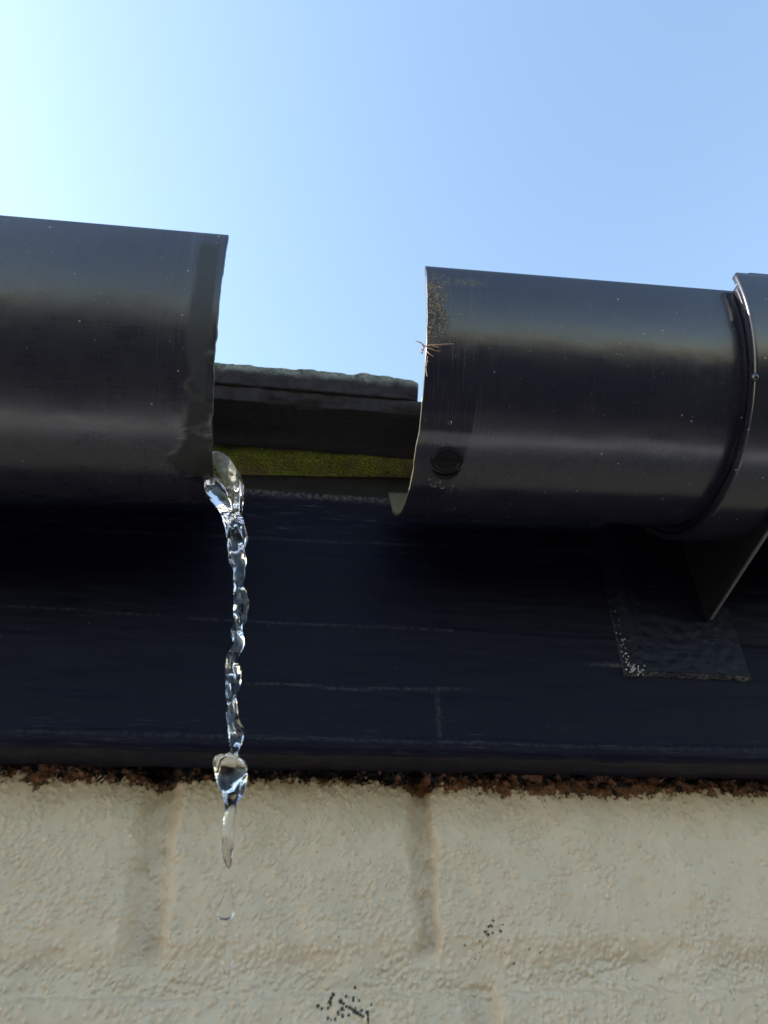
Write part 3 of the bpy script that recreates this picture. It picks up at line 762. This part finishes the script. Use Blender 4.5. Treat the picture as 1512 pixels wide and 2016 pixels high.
OUT = [(-30.6, 173.0, 6.3), (-28.2, 165.7, 6.2), (-26.0, 161.0, 4.6), (-24.8, 157.6, 3.4), (-23.5, 154.1, 3.7), (-22.4, 147.2, 4.0), (-21.5, 141.7, 3.1), (-20.4, 136.2, 2.4), (-19.5, 127.8, 1.9), (-18.6, 123.8, 2.4), (-17.6, 119.8, 2.4), (-18.0, 113.8, 2.7), (-18.2, 108.9, 2.0), (-17.3, 104.2, 1.5), (-18.5, 100.4, 1.7), (-18.7, 95.0, 2.8), (-18.0, 90.6, 2.5), (-17.3, 84.6, 1.8), (-16.6, 79.6, 1.35), (-15.3, 74.8, 2.3), (-15.0, 71.6, 2.2), (-15.0, 68.4, 1.3), (-15.2, 67.2, 1.9), (-15.4, 65.9, 4.5), (-15.4, 64.2, 5.5), (-15.0, 62.0, 5.1), (-14.5, 59.4, 4.2), (-14.3, 56.4, 2.8), (-14.3, 52.0, 1.7), (-14.0, 45.0, 2.05), (-13.5, 39.5, 1.6), (-12.8, 34.9, .5)]
main = tube([(x_, YW, z_) for x_, z_, r_ in OUT], [(max(r_, 1.75)*.84 if z_ > 67.5 and i_ > 3 else r_) for i_, (x_, z_, r_) in enumerate(OUT)], .75, .7, .2)
# rolling sheet from the mouth of the channel over the sawn lip
lipw = tube([(-60, YW, 176.6), (-47, YW, 177.5), (-39, YW, 178.8), (-34, YW, 179.6), (-29.5, YW, 176.5), (-26, YW, 170.5), (-24.2, YW, 163), (-23.8, YW, 156)], [3.2, 4.0, 5.0, 6.0, 5.6, 4.4, 3.4, 2.4], 1.5, .25, .13)
hang = tube([(-36.5, YW-3, 173.5), (-34.2, YW-3, 170.0), (-32.5, YW-3, 166.2), (-29, YW-2, 162.4), (-25.8, YW-1, 158)], [1.4, 3.0, 3.4, 2.6, 1.6], .9, .5, .1)
rng = np.random.default_rng(12)
strands = []
for k in range(3):
    pts = []; rr = []
    for i, (x_, z_, r_) in enumerate(OUT[2:22]):
        a = k*2.1 + i*(.8+.15*k); pts.append((x_ + .66*r_*math.cos(a), YW + .7*r_*math.sin(a), z_)); rr.append(max(r_, 1.8)*rng.uniform(.34, .56))
    strands.append(tube(pts, rr, 1, .6, .08))
def water_obj(name, parts, base, label, cat, vox=.00045, it=3, disp=.00065, **k):
    V, F = join(parts)
    o = mesh_obj(name, V, F, M_water, base=base)
    r = o.modifiers.new('skin', 'REMESH'); r.mode = 'VOXEL'; r.voxel_size = vox; r.use_smooth_shade = True
    s_ = o.modifiers.new('relax', 'SMOOTH'); s_.factor = .5; s_.iterations = it
    tx = bpy.data.textures.new(name+' ripples', 'CLOUDS'); tx.noise_scale = .0068; tx.noise_depth = 1
    dm = o.modifiers.new('ripples', 'DISPLACE'); dm.texture = tx; dm.strength = disp*2.4; dm.mid_level = .5; dm.texture_coords = 'LOCAL'
    return tag(o, label, cat, **k)
st = water_obj('water_stream', [main, lipw, hang] + strands, (-14, YW, 34), 'clear twisting stream of water falling from the left gutter end', 'water')
d1 = [tube([(-12.3, YW, 32.6), (-12.4, YW, 30.4), (-12.5, YW, 27.9), (-12.7, YW, 25.2), (-12.5, YW, 23.2), (-12.5, YW, 22.6)], [.2, .9, 1.6, 2.45, 1.9, .3], .9)]
water_obj('water_drop', d1, (-12.5, YW, 22.6), 'upper of two clear drops falling below the water stream', 'water drop', disp=.0002, group='falling water drops')
d2 = [tube([(-11, YW, 17.4), (-11, YW, 16.2), (-10.8, YW, 14.2), (-10.9, YW, 12.2), (-10.7, YW, 10.2), (-10.6, YW, 9.5)], [.2, .8, 1.4, 1.35, .6, .15], .9)]
water_obj('water_drop', d2, (-10.6, YW, 9.5), 'lower of two clear drops falling below the water stream', 'water drop', disp=.0002, group='falling water drops')
# beads clinging to the wet gutter
def bead(x, th, r, flat, label, stretch=1.0):
    p, n_ = surf(x, th, .0)
    n_ = Vector(n_); tx = Vector((1, 0, 0)); ty = n_.cross(tx)
    V, F = ball((0, 0, 0), (1, 1, 1), 28, 18)
    out = np.array([p + r*(v_[0]*np.array(tx)*stretch + v_[1]*np.array(ty)) + r*flat*v_[2]*np.array(n_) for v_ in V])
    o = mesh_obj('water_bead', out, F, M_bead, base=p)
    return tag(o, label, 'water bead', 'beads of water on the right gutter')
def ring_part(x, th, R_, r_, a0, a1, sx, dome, name, mat, drop=0.0):
    p, n_ = surf(x, th, .05); tx = np.array((1., 0, 0)); ty = np.cross(n_, tx); p = p - ty*drop
    N_, M_ = 64, 12; V_ = []; F_ = []
    full = abs(a1-a0) > 6.2
    for i in range(N_):
        a = a0+(a1-a0)*i/(N_ if full else N_-1); e = 1 if full else max(.15, math.sin(math.pi*i/(N_-1)))**.7
        for j in range(M_):
            b_ = 2*math.pi*j/M_; q = R_+r_*e*math.cos(b_)
            V_.append(p + q*math.cos(a)*sx*tx + q*math.sin(a)*ty + n_*(r_*.75*e*math.sin(b_)))
    for i in range(N_ if full else N_-1):
        for j in range(M_): F_.append((i*M_+j, i*M_+(j+1) % M_, ((i+1) % N_)*M_+(j+1) % M_, ((i+1) % N_)*M_+j))
    if dome:
        k0 = len(V_)
        for i in range(N_): a = 2*math.pi*i/N_; V_.append(p + (R_-.2*r_)*(math.cos(a)*sx*tx + math.sin(a)*ty) + n_*.12)
        V_.append(p + n_*.5)
        for i in range(N_): F_.append((k0+i, k0+(i+1) % N_, k0+N_))
    return fix_normals(mesh_obj(name, np.array(V_), F_, mat, gr))
M_ring = NT('black water drop'); M_ring = M_ring.set(Base_Color=(.002, .002, .003), Roughness=M_ring.ramp(M_ring.noise(300, 3), [(.3, .08), (.7, .25)]), IOR=1.3)  # black ring and crescent stand in for a hanging water drop's dark look
ring_part(56.3, 1.25, 4.7, .8, 0, 2*math.pi, 1.18, True, 'drop_ring', M_ring)['label'] = 'dark ring standing in for a hanging water drop low on the end of the gutter'
ring_part(56.6, 1.25, 5.2, .9, math.pi+.35, 2*math.pi-.2, 1.12, False, 'drop_crescent', M_ring, 2.6)
bead(55.2, 1.00, .75, .6, 'tiny bead of water just above the dark ring on the gutter')
for x_, th_, r_, s_ in ((50.3, 1.41, 1.0, 'small bead nearest the sawn edge, below the dark ring'), (53.2, 1.475, 1.25, 'lowest small bead near the gutter underside, below the dark ring'),
                        (54.8, 1.43, 1.05, 'small bead right beneath the dark ring'), (56.6, 1.485, 1.5, 'wide small bead lower right of the dark ring'), (51.5, 1.455, .6, 'tiniest bead among those below the dark ring')):
    bead(x_, th_, r_, .5, s_)

# ------------------------------------------------------------------ dried sprig on the sawn edge, mud crumbs
p, n_ = surf(44.2, .58, .8)
def tw(pts, r0, r1): return tube([np.array(q_)+p for q_ in pts], np.linspace(r0, r1, len(pts)), 1, 0, 0, 7, 4)
parts = [tw([(0, 0, 2), (-1.0, -.6, 1), (-1.8, -.8, -.5), (-2.4, -.6, -3)], .18, .32), tw([(-1.2, -.6, .8), (-2.4, -1, 2.0), (-3.8, -1.2, 2.4), (-4.8, -1.2, 2.9)], .3, .08),
         tw([(-1.6, -.8, .2), (-2.6, -1.2, 1.8), (-2.9, -1.3, 3.0)], .25, .06), tw([(-.6, -.6, 1), (1.2, -1.2, 1.3), (3.6, -1.4, 1.5), (7, -1.6, 2.2), (9.8, -1.6, 2.6)], .28, .16),
         tw([(-.3, -.5, .2), (1.4, -1.2, -1.0), (3.0, -1.1, -1.6), (4.6, -1, -1.2)], .22, .07), tw([(1.4, -1.2, 1.1), (3.0, -1.6, .2), (4.0, -1.5, -.5)], .18, .06),
         tw([(-1.8, -.8, -.6), (-2.8, -1, -1.8), (-3.0, -1, -3.2)], .2, .06), tw([(-.4, 0, -1), (.4, -.6, -3), (2.0, -.6, -4.2)], .2, .06),
         tw([(-.2, -.2, -4), (-.9, -.6, -8), (-1.3, -.6, -12), (-1.0, -.4, -15)], .12, .05), tw([(-.9, -.6, -9), (-2, -.8, -11)], .09, .04)]
V, F = join(parts); o = mesh_obj('dried_sprig', V, F, M_dry, base=p)
tag(o, 'dried brown moss sprig caught on the cut edge of the right gutter', 'sprig')
rng = np.random.default_rng(21); pts = []
for k in range(240):
    th_ = abs(rng.normal(.27, .12)); x_ = 44.6 + abs(rng.normal(0, 4.0))
    if th_ < .05: continue
    q_, _ = surf(x_, th_, .1); pts.append((q_, rng.uniform(.10, .34)))
for k in range(40):
    q_, _ = surf(60+rng.normal(0, 4), .11+rng.normal(0, .012), .1); pts.append((q_, rng.uniform(.08, .2)))
o = crumbs('mud_crumbs', pts, M_crumb, 22); tag(o, 'dried mud crumbs near the upper corner of the right gutter end', 'dirt', kind='stuff')
